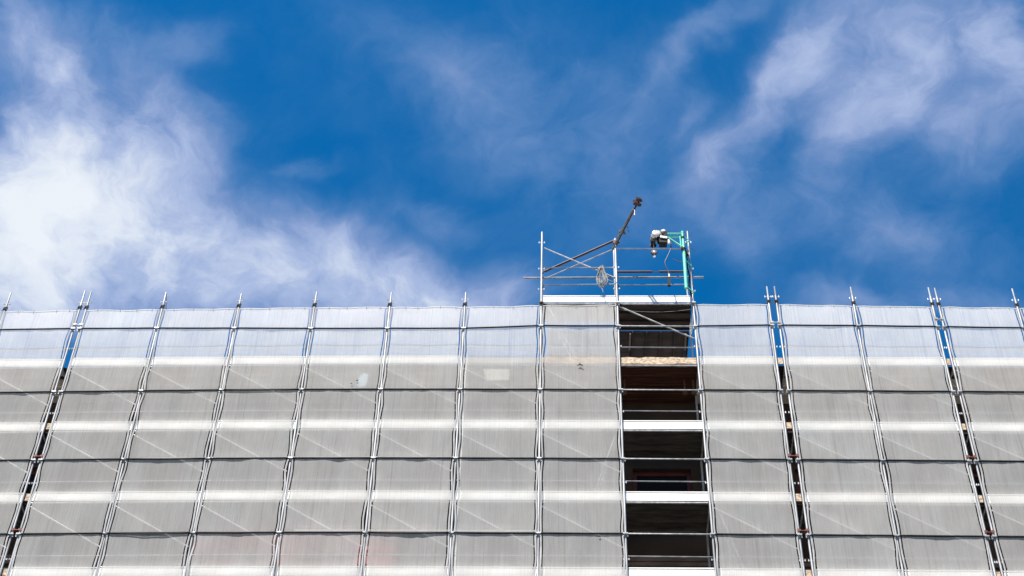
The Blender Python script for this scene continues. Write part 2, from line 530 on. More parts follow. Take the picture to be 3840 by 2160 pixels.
for c in cols:
    for s in sills:
        if win_parts is None:
            x0, x1, z0, z1 = c - win_w / 2 + .002, c + win_w / 2 - .002, s + .002, s + win_h - .002
            fr = MB().box(x0, x0 + .09, WY + .14, WY + .2, z0, z1).box(x1 - .09, x1, WY + .14, WY + .2, z0, z1)
            fr.box(x0 + .092, x1 - .092, WY + .14, WY + .2, z0, z0 + .09).box(x0 + .092, x1 - .092, WY + .14, WY + .2, z1 - .09, z1)
            w0 = obj('window', fr, M_FRAME, bld)
            p0 = obj('pane', MB().box(x0 + .092, x1 - .092, WY + .165, WY + .18, z0 + .092, z1 - .092), M_GLASS, w0)
            s0 = obj('sill', MB().box(x0 - .06, x1 + .06, WY - .06, WY + .13, z0 - .09, z0 - .004), M_CORNICE, w0)
            win_parts = (c, s)
        else:
            q = w0.copy(); COL.objects.link(q); q.parent = bld
            q.location = (c - win_parts[0], 0, s - win_parts[1])
            for ch in (p0, s0):
                k = ch.copy(); COL.objects.link(k); k.parent = q

# ================================================================ scaffold layout (metres)
# standards: x, y of the outer row, top of the tube, height of the net there, drop of the top rail
POSTS = {
    'y': (-14.56, 27.165, 29.60, 28.95, 0.00), 'z': (-12.758, 27.130, 29.62, 28.952, 0.00), 'al': (-10.958, 27.094, 29.656, 28.958, 0.00),
    'ar': (-10.800, 27.091, 29.625, 28.957, 0.00), 'b': (-8.974, 27.058, 29.561, 28.947, -0.02), 'c': (-7.149, 27.028, 29.481, 28.95, -0.05),
    'd': (-5.350, 27.008, 29.517, 28.954, -0.08), 'e': (-3.564, 26.999, 29.492, 28.957, -0.085), 'f': (-1.793, 26.997, 29.487, 28.96, -0.085),
    'g': (0.0, 27.000, 31.622, 29.02, 0.0), 'h': (1.790, 27.005, 31.388, 29.05, 0.0), 'i': (3.571, 27.014, 31.652, 29.06, 0.0),
    'jl': (5.341, 27.025, 29.706, 29.075, 0.04), 'jr': (5.522, 27.027, 29.708, 29.08, 0.04), 'k': (7.318, 27.041, 29.701, 29.04, 0.04),
    'll': (9.145, 27.057, 29.697, 29.02, 0.025), 'lr': (9.294, 27.059, 29.681, 29.02, 0.02), 'm': (11.108, 27.075, 29.672, 29.0, 0.0),
    'n': (12.92, 27.092, 29.66, 29.0, 0.0), 'o': (14.72, 27.11, 29.65, 29.0, 0.0)}
UNITS = [
    (('y', 'z', 'al'), 'netted scaffold section across the narrow gap furthest from the green hoist'),
    (('ar', 'b', 'c', 'd', 'e', 'f', 'g', 'h', 'i', 'jl'), 'long netted scaffold section with the raised hoist platform and open loading bay'),
    (('jr', 'k', 'll'), 'two-bay netted scaffold section standing between two narrow gaps next to the hoist section'),
    (('lr', 'm', 'n', 'o'), 'netted scaffold section past the second narrow gap counted from the green hoist')]
DECKS = [27.20, 25.25, 23.26, 21.30, 19.30, 17.30]
RAILS = [28.344, 26.344, 24.344, 22.344, 20.344, 18.344]
TUBE = 0.0242
DEPTH = 1.02
TOWER_DECK = 29.20
PAIR = {'al', 'ar', 'jl', 'jr', 'll', 'lr'}
OPEN = ('h', 'i')


def px_(n): return POSTS[n][0]
def py_(n): return POSTS[n][1]


def plank_mesh(x0, x1, y0, y1, zt, along='x'):
    """steel plank: sheet with turned-down flanges"""
    m = MB()
    if along == 'x':
        m.box(x0, x1, y0, y1, zt - .012, zt)
        m.box(x0, x1, y0, y0 + .012, zt - .06, zt - .0125)
        m.box(x0, x1, y1 - .012, y1, zt - .06, zt - .0125)
    else:
        m.box(x0, x1, y0, y1, zt - .012, zt)
        m.box(x0, x0 + .012, y0, y1, zt - .06, zt - .0125)
        m.box(x1 - .012, x1, y0, y1, zt - .06, zt - .0125)
    return m


def coupler(parent, x, y, zc, mat=None, s=1.0):
    """clamp round the tube with two hanging bolts"""
    m = MB().tube([(x, y, zc - .035 * s), (x, y, zc + .035 * s)], TUBE + .011, 10)
    for sx in (-1, 1):
        m.box(x + sx * .043 - .011, x + sx * .043 + .011, y - .045, y - .012, zc - .072 * s, zc + .012)
    m.box(x - .05, x + .05, y - .064, y - .040, zc - .016, zc + .016)
    return obj('coupler', m, mat or M_GALV, parent)


def lug(parent, x, y, zc, w=.072, mat=None):
    m = MB().tube([(x - w, y, zc), (x + w, y, zc)], .010, 8)
    for sx in (-1, 1):
        m.tube([(x + sx * w, y - .004, zc - .026), (x + sx * w, y - .004, zc + .022)], .013, 8)
    return obj('lug', m, mat or M_GALV, parent)


scaffold = {}
post_obj = {}
for names, label in UNITS:
    n0, n1 = names[0], names[-1]
    root = thing('scaffold', ((px_(n0) + px_(n1)) / 2, 27.5, 0.13), label, 'scaffold', 'scaffold sections along the facade')
    for n in names:
        scaffold[n] = root
    # ---- standards with base plates, couplers and lugs
    for n in names:
        x, y, zt, znet, _ = POSTS[n]
        m = MB()
        if n in 'ghi':
            m.tube([(x, y, .14), (x, y, zt)], TUBE, 12)
        else:
            m.tube([(x, y, .14), (x, y, zt - .30)], TUBE, 12).tube([(x, y, zt - .3005), (x, y, zt - .29), (x, y, zt)], .019, 10)
        m.box(x - .075, x + .075, y - .075, y + .075, .131, .142)
        p = obj('post', m, M_GALV, root)
        post_obj[n] = p
        ry = y + DEPTH
        rtop = {'g': 31.43, 'h': 30.2, 'i': 31.2}.get(n, 27.15)
        obj('rear_post', MB().tube([(x, ry, .14), (x, ry, rtop)], TUBE, 10).box(x - .07, x + .07, ry - .07, ry + .07, .131, .142), M_GALV, root)
        for k, zr in enumerate(RAILS[:5]):
            coupler(p, x, y, zr + (POSTS[n][4] if k == 0 else 0))
            if n in PAIR or n in OPEN:
                lug(p, x, y, zr - .62, .055)
        if n not in 'ghi':
            lug(p, x, y, znet + .29)
            # dark cord loops that hold the head of the net
            t = MB()
            for q in range(3):
                zz = znet + .10 + .028 * q
                t.tube([(x + .040 * math.cos(a), y + .040 * math.sin(a), zz + .02 * math.sin(a * 2 + q)) for a in [2 * math.pi * s / 12 for s in range(12)]], .011, 6, closed=True)
            t.tube([(x - .04, y - .02, znet + .12), (x - .055, y - .03, znet + .02)], .009, 6)
            t.tube([(x + .04, y - .02, znet + .12), (x + .055, y - .03, znet + .02)], .009, 6)
            obj('lashing', t, M_CORD, p)
        for zd in DECKS:
            obj('transom', MB().tube([(x, y + TUBE + .002, zd - .09), (x, ry - TUBE - .002, zd - .09)], .019, 8), M_GALV, root)
    # ---- bays
    for a, b in zip(names[:-1], names[1:]):
        xa, ya, xb, yb = px_(a), py_(a), px_(b), py_(b)
        open_bay = (a, b) == OPEN
        x0, x1 = xa + .034, xb - .034
        p0, p1 = xa + .003, xb - .003
        ym = (ya + yb) / 2
        for k, (zd, zr) in enumerate(zip(DECKS, RAILS)):
            za, zb = (zr + POSTS[a][4], zr + POSTS[b][4]) if k == 0 else (zr, zr)
            # outer guard rail, running in front of the net
            if open_bay:
                obj('guard_rail', MB().tube([(x0 - .006, ya - .02, za), (x0 + .03, ya - .03, za), (x1 - .03, yb - .03, zb), (x1 + .006, yb - .02, zb)], .016, 8), M_GALV, root)
            else:
                mid = Vector(((xa + xb) / 2, ym - .042, (za + zb) / 2 - random.uniform(0, .008)))
                obj('guard_rail', MB().tube([(xa + .030, ya - .045, za - .012), (xa + .075, ya - .042, za), mid, (xb - .075, yb - .042, zb), (xb - .030, yb - .045, zb - .012)], .0195, 10), M_RAIL, root)
            obj('mid_rail', MB().tube([(x0, ya + .03, zd + .52), (x1, yb + .03, zd + .515)], .016 if not open_bay else .013, 8), M_GRAIL, root)
            # inner guard rail
            obj('inner_rail', MB().tube([(x0, ya + DEPTH, zd + .95), (x1, yb + DEPTH, zd + .95)], .018, 8), M_GRAIL, root) if k else None
            # toe board
            tb = MB()
            y0 = ym + .040
            mat = M_WHITE
            if (a, b) in (('h', 'i'), ('g', 'h')) and k == 0:
                mat = M_OSB
                nseg = 12
                base = len(tb.v)
                for s in range(nseg + 1):
                    xx = x0 + (x1 - x0) * s / nseg
                    top = zd + .215 + .012 * math.sin(s * 1.7) + random.uniform(-.008, .008) - (.02 if s in (0, nseg) else 0)
                    lo = zd + .015 + .01 * math.sin(s * .8)
                    tb.v += [(xx, y0, lo), (xx, y0, top), (xx, y0 + .035, top), (xx, y0 + .035, lo)]
                for s in range(nseg):
                    q = base + 4 * s
                    for e in range(4):
                        tb.f.append((q + e, q + (e + 1) % 4, q + 4 + (e + 1) % 4, q + 4 + e))
                tb.f += [(base, base + 3, base + 2, base + 1), tuple(base + 4 * nseg + e for e in range(4))]
            elif (a, b) == ('f', 'g') and k == 0:
                mat = M_GREYBOARD
                tb.box(x0, x1, y0, y0 + .022, zd + .01, zd + .20)
            else:
                tb.box(p0, p1, y0, y0 + .022, zd + .012, zd + .205)
                tb.box(p0, p1, y0 - .006, y0 + .026, zd + .228, zd + .252)
                tb.box(x0 + .02, x0 + .06, y0 + .004, y0 + .02, zd + .2052, zd + .2278).box(x1 - .06, x1 - .02, y0 + .004, y0 + .02, zd + .2052, zd + .2278)
            obj('toe_board', tb, mat, root)
            # edge beam under the deck and three planks
            obj('edge_beam', MB().tube([(x0, ya + .045, zd - .045), (x1, yb + .045, zd - .045)], .021, 8), M_GALV, root)
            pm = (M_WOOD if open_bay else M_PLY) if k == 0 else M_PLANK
            for q in range(3):
                yy = ym + .075 + .304 * q
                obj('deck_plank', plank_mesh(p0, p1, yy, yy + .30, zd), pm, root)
            if k == 0:
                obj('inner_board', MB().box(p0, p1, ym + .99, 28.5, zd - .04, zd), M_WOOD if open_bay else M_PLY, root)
            # diagonal brace just behind the net
            if not (open_bay and k > 0) and k > 0 or (k == 0 and not open_bay):
                za_ = zd - .14
                obj('brace', MB().tube([(xa + .05, ya + .05, za_), (xb - .06, yb + .05, za_ - 1.07)], .0165, 8), M_PALE, root)
        # white tape-like inner rails behind the lower nets
        if (a, b) in (('b', 'c'), ('c', 'd'), ('d', 'e'), ('e', 'f')):
            obj('white_rail', MB().tube([(x0 + (.35 if a == 'b' else 0), ya + .06, 24.44), (x1, yb + .06, 24.44)], .019, 8), M_WHITE, root)
        if (a, b) in (('d', 'e'), ('e', 'f'), ('f', 'g')):
            obj('white_rail', MB().tube([(x0 + (.25 if a == 'd' else 0), ya + .06, 22.47), (x1, yb + .06, 22.47)], .019, 8), M_WHITE, root)

# ---- details in the gaps between sections
for l, r in (('al', 'ar'), ('jl', 'jr'), ('ll', 'lr')):
    xl, xr, y = px_(l), px_(r), py_(l)
    for k, zd in enumerate(DECKS[:5]):
        if not (l == 'al' and k == 0):
            obj('end_board', MB().box(xl + .030, xr - .030, y + .03, y + .055, zd + .02 + .02 * (k % 2), zd + .21), M_OSB, scaffold[l])
    for zd in DECKS:
        top_ = zd == DECKS[0]
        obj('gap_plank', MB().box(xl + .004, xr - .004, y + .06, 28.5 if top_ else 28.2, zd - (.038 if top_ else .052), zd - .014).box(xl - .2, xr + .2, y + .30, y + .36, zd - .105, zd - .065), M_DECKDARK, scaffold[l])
    for k, zr in enumerate(RAILS):
        if k == 0:
            if l != 'll':
                zc, mt = zr + .16, M_GALV
            else:
                zc, mt = zr + .30, M_GALV
        elif k == 1:
            continue
        else:
            zc, mt = zr + .13, M_RUST
        m = MB()
        for xx in (xl, xr):
            m.tube([(xx, y, zc - .035), (xx, y, zc + .035)], TUBE + .014, 10)
            m.box(xx - .045, xx + .045, y - .035, y + .035, zc - .02, zc + .02)
        m.tube([(xl + .03, y - .01, zc - .005), (xr - .03, y - .01, zc - .005)], .014, 8)
        obj('swivel_clamp', m, mt, scaffold[l])

# ---- the raised hoist platform above posts g, h, i
root = scaffold['g']
for a, b in (('g', 'h'), ('h', 'i')):
    xa, ya, xb, yb = px_(a), py_(a), px_(b), py_(b)
    x0, x1 = xa + .034, xb - .034
    ym = (ya + yb) / 2
    zd = TOWER_DECK
    y0 = ym + .032
    obj('toe_board', MB().box(x0, x1, y0, y0 + .022, zd + .012, zd + .175).box(x0, x1, y0 - .006, y0 + .026, zd + .196, zd + .218)
        .box(x0 + .02, x0 + .06, y0 + .004, y0 + .02, zd + .1752, zd + .1958).box(x1 - .06, x1 - .02, y0 + .004, y0 + .02, zd + .1752, zd + .1958), M_WHITE, root)
    obj('edge_beam', MB().tube([(x0, ya + .045, zd - .045), (x1, yb + .045, zd - .045)], .021, 8), M_GALV, root)
    for q in range(2 if a == 'g' else 3):
        yy = ym + .085 + .278 * q
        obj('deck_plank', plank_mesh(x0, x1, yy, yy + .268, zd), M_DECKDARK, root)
    obj('guard_rail', MB().tube([(x0 - .006, ya + .0, 29.775), (x0 + .04, ya + .03, 29.775), (x1 - .04, yb + .03, 29.80), (x1 + .006, yb + .0, 29.80)], .0145, 8), M_GRAIL, root)
xg, yg = px_('g'), py_('g'); xh, yh = px_('h'), py_('h'); xi, yi = px_('i'), py_('i')
obj('guard_rail', MB().tube([(xg + .03, yg, 30.372), (xg + .08, yg + .03, 30.372), (xh - .08, yh + .03, 30.38), (xh - .03, yh, 30.38)], .0145, 8), M_GRAIL, root)
obj('long_tube', MB().tube([(-.44, 27.075, 30.065), (3.88, 27.09, 30.105)], .0242, 12), M_GRAIL, root)
obj('rear_rail', MB().tube([(xh + .03, yh + DEPTH - .07, 32.06), (xi - .05, yi + DEPTH - .07, 32.06)], .0145, 8), M_GRAIL, root)
obj('rear_post', MB().tube([(xh + .0, yh + DEPTH - .11, 29.2), (xh + .0, yh + DEPTH - .11, 32.1)], .021, 10), M_GALV, root)
obj('rear_post', MB().tube([(xi - .02, yi + DEPTH - .11, 29.2), (xi - .02, yi + DEPTH - .11, 32.1)], .021, 10), M_GALV, root)
obj('dark_tube', MB().tube([(xh + .04, 27.5, 30.725), (2.68, 27.5, 30.727)], .030, 12).tube([(2.6785, 27.5, 30.727), (2.86, 27.5, 30.727)], .014, 8).tube([(2.8585, 27.5, 30.727), (xi - .02, 27.5, 30.728)], .030, 12), M_DARK, root)
obj('dark_tube', MB().tube([(xg + .06, 27.5, 30.74), (xh + .0, 27.2, 31.54)], .030, 12), M_DARK, root)
obj('brace', MB().tube([(xg + .06, 27.05, 31.10), (xh - .05, 27.05, 30.055)], .015, 10), M_GALV, root)
obj('brace', MB().tube([(xg + .05, 27.9, 30.896), (xh - .01, 27.9, 31.985)], .015, 10), M_GRAIL, root)
obj('brace', MB().tube([(xh + .04, 27.06, 29.08), (xi - .04, 27.06, 28.02)], .0165, 10), M_GALV, root)
obj('transom', MB().tube([(xg, yg + .03, 29.1), (xg, yg + DEPTH - .03, 29.1)], .02, 8), M_GALV, root)
obj('transom', MB().tube([(xi, yi + .03, 29.1), (xi, yi + DEPTH - .03, 29.1)], .02, 8), M_GALV, root)
for n, zl in (('g', (31.243, 30.31, 29.6)), ('h', (30.36, 29.62)), ('i', (31.262, 30.317, 29.55))):
    for zz in zl:
        lug(post_obj[n], px_(n), py_(n), zz, .066)
for n in 'ghi':
    p = post_obj[n]
    c = coupler(p, px_(n), py_(n), 29.12, M_DARK if n == 'g' else M_GALV, 1.3)
    m = MB().tube([(px_(n) + .06, py_(n) - .03, 29.03), (px_(n) + .07, py_(n) + .03, 29.12)], .035, 8)
    obj('clamp', m, M_BLACK, p)
    obj('tie_wire', MB().tube([(px_(n) - .03, py_(n) + .04, 29.45), (px_(n) + .045, py_(n) + .03, 29.75), (px_(n) - .03, py_(n) + .03, 30.0), (px_(n) + .05, py_(n) + .035, 30.25)], .010, 6), M_CORD, p)
obj('clamp', MB().obox((xh, 27.02, 31.24), (.055, 0, 0), (0, .06, 0), (0, 0, .05)).obox((xh + .07, 27.0, 31.27), (.03, 0, .02), (0, .04, 0), (-.01, 0, .04)), M_DARK, post_obj['h'])

# landing behind the platform, planks laid front to back, standing on the roof
landing = thing('roof_landing', (2.8, 28.6, EAVE + .22), 'dark deck of boards above the roof behind the open loading bay', 'platform')
xs = [0.16 + .337 * k for k in range(11)]
for k in range(10):
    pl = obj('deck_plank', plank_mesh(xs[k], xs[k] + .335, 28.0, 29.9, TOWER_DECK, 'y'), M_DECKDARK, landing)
    if True:
        hm = MB()
        for r_ in range(14):
            for c_ in range(4):
                xx, yy = xs[k] + .08 + .065 * c_, 28.1 + .13 * r_
                hm.box(xx - .011, xx + .011, yy - .018, yy + .018, TOWER_DECK - .0155, TOWER_DECK - .0125)
        obj('drain_hole', hm, M_BLACK, pl)['kind'] = 'stuff'
for xx in (.30, 2.12, 3.45):
    for yy in (28.6, 29.8):
        obj('leg', MB().tube([(xx, yy, EAVE + .222), (xx, yy, TOWER_DECK - .1)], .024, 8), M_DARK, landing)
    obj('bearer', MB().tube([(xx, 28.02, TOWER_DECK - .082), (xx, 29.88, TOWER_DECK - .082)], .021, 8), M_DARK, landing)

# ochre brackets in the open bay
for xx in (xh + .12, xi - .30, xi - .10):
    obj('bracket', MB().obox((xx, 27.50, 26.72), (.045, 0, .01), (0, .02, 0), (-.01, 0, .05)).box(xx - .02, xx + .02, 27.485, 27.515, 26.785, 27.13), M_YELLOW, scaffold['h'])

# ================================================================ debris nets, one strip to a bay
def edge_knots(rng, z_top):
    """how far the hem stands off its post, knot by knot: laced tight, then slack"""
    kn, z, tight = [], -0.5, True
    while z < z_top + 1:
        kn.append((z, rng.uniform(.034, .046) if tight else rng.uniform(.052, .080)))
        z += rng.uniform(.38, .85)
        tight = not tight
    return kn


def knot_val(kn, z):
    for (z0, c0), (z1, c1) in zip(kn[:-1], kn[1:]):
        if z0 <= z <= z1:
            t = (z - z0) / (z1 - z0)
            t = t + (t * t * (3 - 2 * t) - t) * .6
            return c0 + (c1 - c0) * t
    return kn[-1][1]


HEM, SLIT = .036, .027


def net_strip(a, b, label, seed):
    rng = random.Random(seed)
    xa, ya, _, ta, _ = POSTS[a]
    xb, yb, _, tb, _ = POSTS[b]
    tb_ = 29.03 if (a, b) == ('g', 'h') else tb
    ztop = max(ta, tb_)
    ka, kb = edge_knots(rng, ztop), edge_knots(rng, ztop)
    root = thing('debris_net', ((xa + xb) / 2, (ya + yb) / 2 - .03, 2.4), label, 'net', 'net strips on the scaffold')
    Z0 = 2.4
    nx, nz = 26, int((ztop - Z0) / .10)
    m = MB(); m.smooth = True
    ph = rng.uniform(0, 50)

    def ypos(s, z):
        base = ya + (yb - ya) * s - .030
        zr = (z - 26.344) % 2.0
        bill = math.sin(math.pi * s) * math.sin(math.pi * zr / 2.0)
        n = mnoise.noise(Vector((s * 4.0 + ph, z * 1.1, ph)))
        n2 = mnoise.noise(Vector((s * 13.0 + ph, z * .8, ph * 2)))
        return base - .004 + .026 * bill * (1 if bill > 0 else 0) + math.sin(math.pi * s) * (.016 * n + .006 * n2) - 0.0

    def pucker(s, z):
        d = min(s, 1 - s) * 1.75
        return math.exp(-d / .16) * .012 * mnoise.noise(Vector((d * 9.0, z * 4.5, ph + (7 if s > .5 else 0))))

    def top(s):
        t = ta + (tb_ - ta) * s
        return t + .012 * math.sin(s * 9.4 + ph) * math.sin(math.pi * s) - .03 * (abs(2 * s - 1) ** 9)
    for j in range(nz + 1):
        v = j / nz
        for i in range(nx + 1):
            s = i / nx
            z = Z0 + (top(s) - Z0) * v
            l = xa + knot_val(ka, z) + HEM / 2 + SLIT
            r = xb - knot_val(kb, z) - HEM / 2 - SLIT
            m.v.append((l + (r - l) * s, ypos(s, z) + pucker(s, z), z))
    w = nx + 1
    for j in range(nz):
        for i in range(nx):
            m.f.append((j * w + i, j * w + i + 1, (j + 1) * w + i + 1, (j + 1) * w + i))
    panel = obj('panel', m, M_NET, root)
    # hems: folded bands laced to the posts
    for (xp, yp, kn, sg, tp) in ((xa, ya, ka, 1, ta), (xb, yb, kb, -1, tb_)):
        h = MB(); h.smooth = True
        n = int((tp - Z0) / .08)
        for j in range(n + 1):
            z = Z0 + (tp - .01 - Z0) * j / n
            c = xp + sg * knot_val(kn, z)
            tw = .5 * mnoise.noise(Vector((z * 1.3, ph + sg, 3.0)))
            hw = HEM / 2 * (1.0 + .25 * mnoise.noise(Vector((z * 2.1, ph, sg * 5.0))))
            yy = yp - .034
            d = .012 * tw
            h.v += [(c - hw, yy - d, z), (c, yy - .006, z), (c + hw, yy + d, z), (c, yy + .006, z)]
        for j in range(n):
            q = 4 * j
            for e in range(4):
                h.f.append((q + e, q + 4 + e, q + 4 + (e + 1) % 4, q + (e + 1) % 4))
        obj('hem', h, M_HEM, root)
    # little hooks along the head of the net
    for s in (.17 + rng.uniform(-.05, .05), .42 + rng.uniform(-.05, .05), .68 + rng.uniform(-.05, .05), .88):
        x = xa + (xb - xa) * s
        zt = top(s)
        y = ypos(s, zt) - .012
        obj('hook', MB().tube([(x, y + .02, zt + .012), (x, y, zt + .015), (x + .004, y - .004, zt - .035 - rng.uniform(0, .02))], .008, 6), M_STEELROPE, root)
    # cord threaded through the head of the net
    obj('head_cord', MB().tube([(xa + .04 + (xb - xa - .08) * q / 10, ypos(q / 10, top(q / 10)) - .006, top(q / 10) + .001) for q in range(11)], .009, 6), M_WHITE, root)
    return root


left_labels = {
    'g': 'white debris net strip under the raised platform, between rope coil post and open bay',
    'f': 'white debris net strip with a pale rectangular patch, second from the open bay',
    'e': 'plain white debris net strip, third from the open bay on the rope coil side',
    'd': 'white debris net strip with a torn pale blue patch, fourth from the open bay',
    'c': 'plain white debris net strip, fifth from the open bay on the rope coil side',
    'b': 'plain white debris net strip, sixth from the open bay on the rope coil side',
    'ar': 'white debris net strip, seventh from the open bay, edging the far narrow gap'}
pairs = [('g', 'h'), ('f', 'g'), ('e', 'f'), ('d', 'e'), ('c', 'd'), ('b', 'c'), ('ar', 'b')]
nets = {}
for q, (a, b) in enumerate(pairs):
    nets[a] = net_strip(a, b, left_labels[a], 100 + q)
nets['z'] = net_strip('z', 'al', 'white debris net strip, first one across the narrow gap furthest from the hoist', 120)
nets['y'] = net_strip('y', 'z', 'white debris net strip, second one across the narrow gap furthest from the hoist', 121)
nets['i'] = net_strip('i', 'jl', 'white debris net strip beside the open loading bay, next to the hoist mast post', 130)
nets['jr'] = net_strip('jr', 'k', 'white debris net strip just past the first narrow gap on the hoist side', 131)
nets['k'] = net_strip('k', 'll', 'white debris net strip just before the second narrow gap on the hoist side', 132)
nets['lr'] = net_strip('lr', 'm', 'white debris net strip just past the second narrow gap on the hoist side', 133)
nets['m'] = net_strip('m', 'n', 'white debris net strip, second past the second narrow gap on the hoist side', 134)
nets['n'] = net_strip('n', 'o', 'white debris net strip, third past the second narrow gap on the hoist side', 135)

# patches and holes
def sheet(mb, pts, y, th=.003):
    b = len(mb.v)
    n = len(pts)
    mb.v += [(x, y, z) for x, z in pts] + [(x, y + th, z) for x, z in pts]
    mb.f.append(tuple(b + i for i in range(n)))
    mb.f.append(tuple(b + n + i for i in reversed(range(n))))
    for i in range(n):
        j = (i + 1) % n
        mb.f.append((b + i, b + n + i, b + n + j, b + j))
    return mb


obj('patch', sheet(MB(), [(-1.30, 26.99), (-1.19, 26.64), (-.70, 26.66), (-.70, 26.99)], 27.0), M_PATCH, nets['f'])
obj('patch', sheet(MB(), [(-4.06, 26.80), (-3.99, 26.87), (-3.89, 26.83), (-3.885, 26.60), (-3.93, 26.46), (-4.07, 26.43), (-4.13, 26.55)], 27.0), M_BLUEPATCH, nets['d'])
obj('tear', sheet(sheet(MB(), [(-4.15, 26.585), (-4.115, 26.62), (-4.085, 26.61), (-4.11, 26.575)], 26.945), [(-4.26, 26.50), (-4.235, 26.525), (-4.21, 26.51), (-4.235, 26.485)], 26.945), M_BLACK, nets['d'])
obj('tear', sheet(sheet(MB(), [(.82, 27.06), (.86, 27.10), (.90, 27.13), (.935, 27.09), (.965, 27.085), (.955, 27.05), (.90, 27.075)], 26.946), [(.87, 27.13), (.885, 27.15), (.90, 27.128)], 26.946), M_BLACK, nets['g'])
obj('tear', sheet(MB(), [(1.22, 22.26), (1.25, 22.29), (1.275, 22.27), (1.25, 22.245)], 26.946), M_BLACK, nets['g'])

# ================================================================ things on and behind the net
def catenary(name, spans, label, y_off, r, mat, cat='cable'):
    m = MB()
    pts = []
    for (a, b, z0, z1, sag) in spans:
        xa, ya, xb, yb = px_(a), py_(a), px_(b), py_(b)
        for q in range(13):
            if q == 0 and pts:
                continue
            s = q / 12
            pts.append((xa + (xb - xa) * s, ya + (yb - ya) * s + y_off, z0 + (z1 - z0) * s - sag * 4 * s * (1 - s)))
    m.tube(pts, r, 6)
    c = tag(obj(name, m, mat, None), label, cat)
    return c


catenary('safety_cable', [('c', 'd', 28.29, 28.25, .12), ('d', 'e', 28.25, 28.25, .13), ('e', 'f', 28.25, 28.25, .16), ('f', 'g', 28.25, 28.33, .12), ('g', 'h', 28.33, 28.33, .11)],
         'thin grey safety cable sagging from post to post just below the top rail', .034, .007, M_STEELROPE)
catenary('lashing_rope', [('b', 'c', 24.35, 24.35, .03)], 'thin dark rope sagging under the rail two bays from the far gap', -.062, .007, M_CORD, 'rope')
catenary('lashing_rope', [('b', 'c', 22.35, 22.35, .04)], 'thin dark rope sagging below the lowest rail two bays from the far gap', -.062, .008, M_CORD, 'rope')
catenary('lashing_rope', [('c', 'd', 26.35, 26.35, .03)], 'thin dark rope sagging under the second rail beside the torn net strip', -.062, .007, M_CORD, 'rope')
catenary('lashing_rope', [('e', 'f', 22.35, 22.35, .03)], 'thin dark rope sagging below the lowest rail beneath the plain third strip', -.062, .008, M_CORD, 'rope')
catenary('head_rope', [('e', 'f', 28.93, 28.94, .16)], 'faint thin rope drooping behind the head of the third net strip', .02, .005, M_STEELROPE, 'rope')
catenary('head_rope', [('h', 'i', 28.98, 29.0, .10)], 'thin wire drooping across the head of the open loading bay', .05, .005, M_STEELROPE, 'rope')


def ladder(p0, p1, label, w=.32):
    """leaning ladder: two rails and rungs"""
    p0, p1 = Vector(p0), Vector(p1)
    t = thing('ladder', tuple(p0), label, 'ladder', 'ladders between the decks')
    side = Vector((0, 1, 0)) * w
    for k in (0, 1):
        obj('rail', MB().tube([p0 + side * k, p1 + side * k], .016, 8), M_GALV, t)
    n = int((p1 - p0).length / .28)
    for k in range(1, n):
        c = p0.lerp(p1, k / n)
        obj('rung', MB().tube([c + side * .06, c + side * .94], .011, 6), M_GALV, t)
    return t


ladder((.90, 27.10, 27.23), (.16, 27.10, 29.14), 'metal ladder leaning behind the net under the raised platform, top level')
ladder((1.10, 27.10, 23.29), (1.66, 27.10, 25.15), 'metal ladder leaning behind the net next to the open bay, middle level')
ladder((4.22, 27.10, 21.33), (3.72, 27.10, 23.16), 'metal ladder leaning behind the net beside the hoist mast post, low level')
# white hose running down behind the net beside a post
tag(obj('hose', MB().tube([(-1.69 + .008 * math.sin(z * 2.1), 27.03, z) for z in [15 + .5 * k for k in range(26)]], .013, 8), M_WHITE), 'thin white hose running straight down behind the net beside a post', 'hose')
# red tarpaulin hung inside the lower lift
tp = MB(); tp.smooth = True
for j in range(7):
    for i in range(41):
        x = -7.2 + 4.3 * i / 40
        tp.v.append((x, 27.30 + .02 * math.sin(x * 5) + .012 * math.sin(x * 13 + j), 21.50 + .17 * j + .03 * math.sin(x * 2.2) * (j == 6)))
for j in range(6):
    for i in range(40):
        q = j * 41 + i
        tp.f.append((q, q + 1, q + 42, q + 41))
tag(obj('tarpaulin', tp, M_RED), 'faded red tarpaulin showing faintly through the lowest nets', 'tarpaulin')
tag(obj('sign_board', MB().box(-3.78, -3.0, 27.24, 27.26, 21.52, 22.2), M_REDSIGN), 'small brighter red board standing behind the lowest net beside the tarpaulin', 'board')

# ================================================================ jib tube over the platform
jib = thing('jib_boom', (xh, 27.0, 31.2), 'dark rusty double tube boom with clamps jutting up from the platform post', 'boom')
A, Bp = Vector((1.80, 27.02, 31.16)), Vector((2.345, 25.75, 31.40))
dv = (Bp - A).normalized()
sd = dv.cross(Vector((0, 0, 1))).normalized()
obj('tube', MB().tube([A - dv * .12, Bp + dv * .04], .024, 12), M_DARK, jib)
obj('tube', MB().tube([A + sd * .05 - dv * .1 + Vector((0, 0, -.05)), A.lerp(Bp, .8) + sd * .045 + Vector((0, 0, -.035))], .022, 12), M_STEELROPE, jib)
for t, s in ((.30, 1.0), (.92, 1.25), (1.0, .9)):
    c = A.lerp(Bp, t)
    cl = MB().obox(c + sd * .02, dv * .035 * s, sd * .055 * s, Vector((0, 0, .04 * s)))
    cl.obox(c + sd * .075 * s, dv * .015, sd * .02, Vector((0, 0, .05 * s)))
    cl.obox(c - sd * .06 * s + Vector((0, 0, -.02)), dv * .02, sd * .022, Vector((0, 0, .028)))
    obj('clamp', cl, M_DARK if t > .5 else M_FAN, jib)
c = A.lerp(Bp, .97)
obj('wheel', MB().lathe(c + Vector((.02, 0, -.13)), sd, [(-.018, .03), (-.018, .06), (-.006, .045), (.006, .045), (.018, .06), (.018, .03)], 16), M_DARK, jib)
c = A.lerp(Bp, .80)
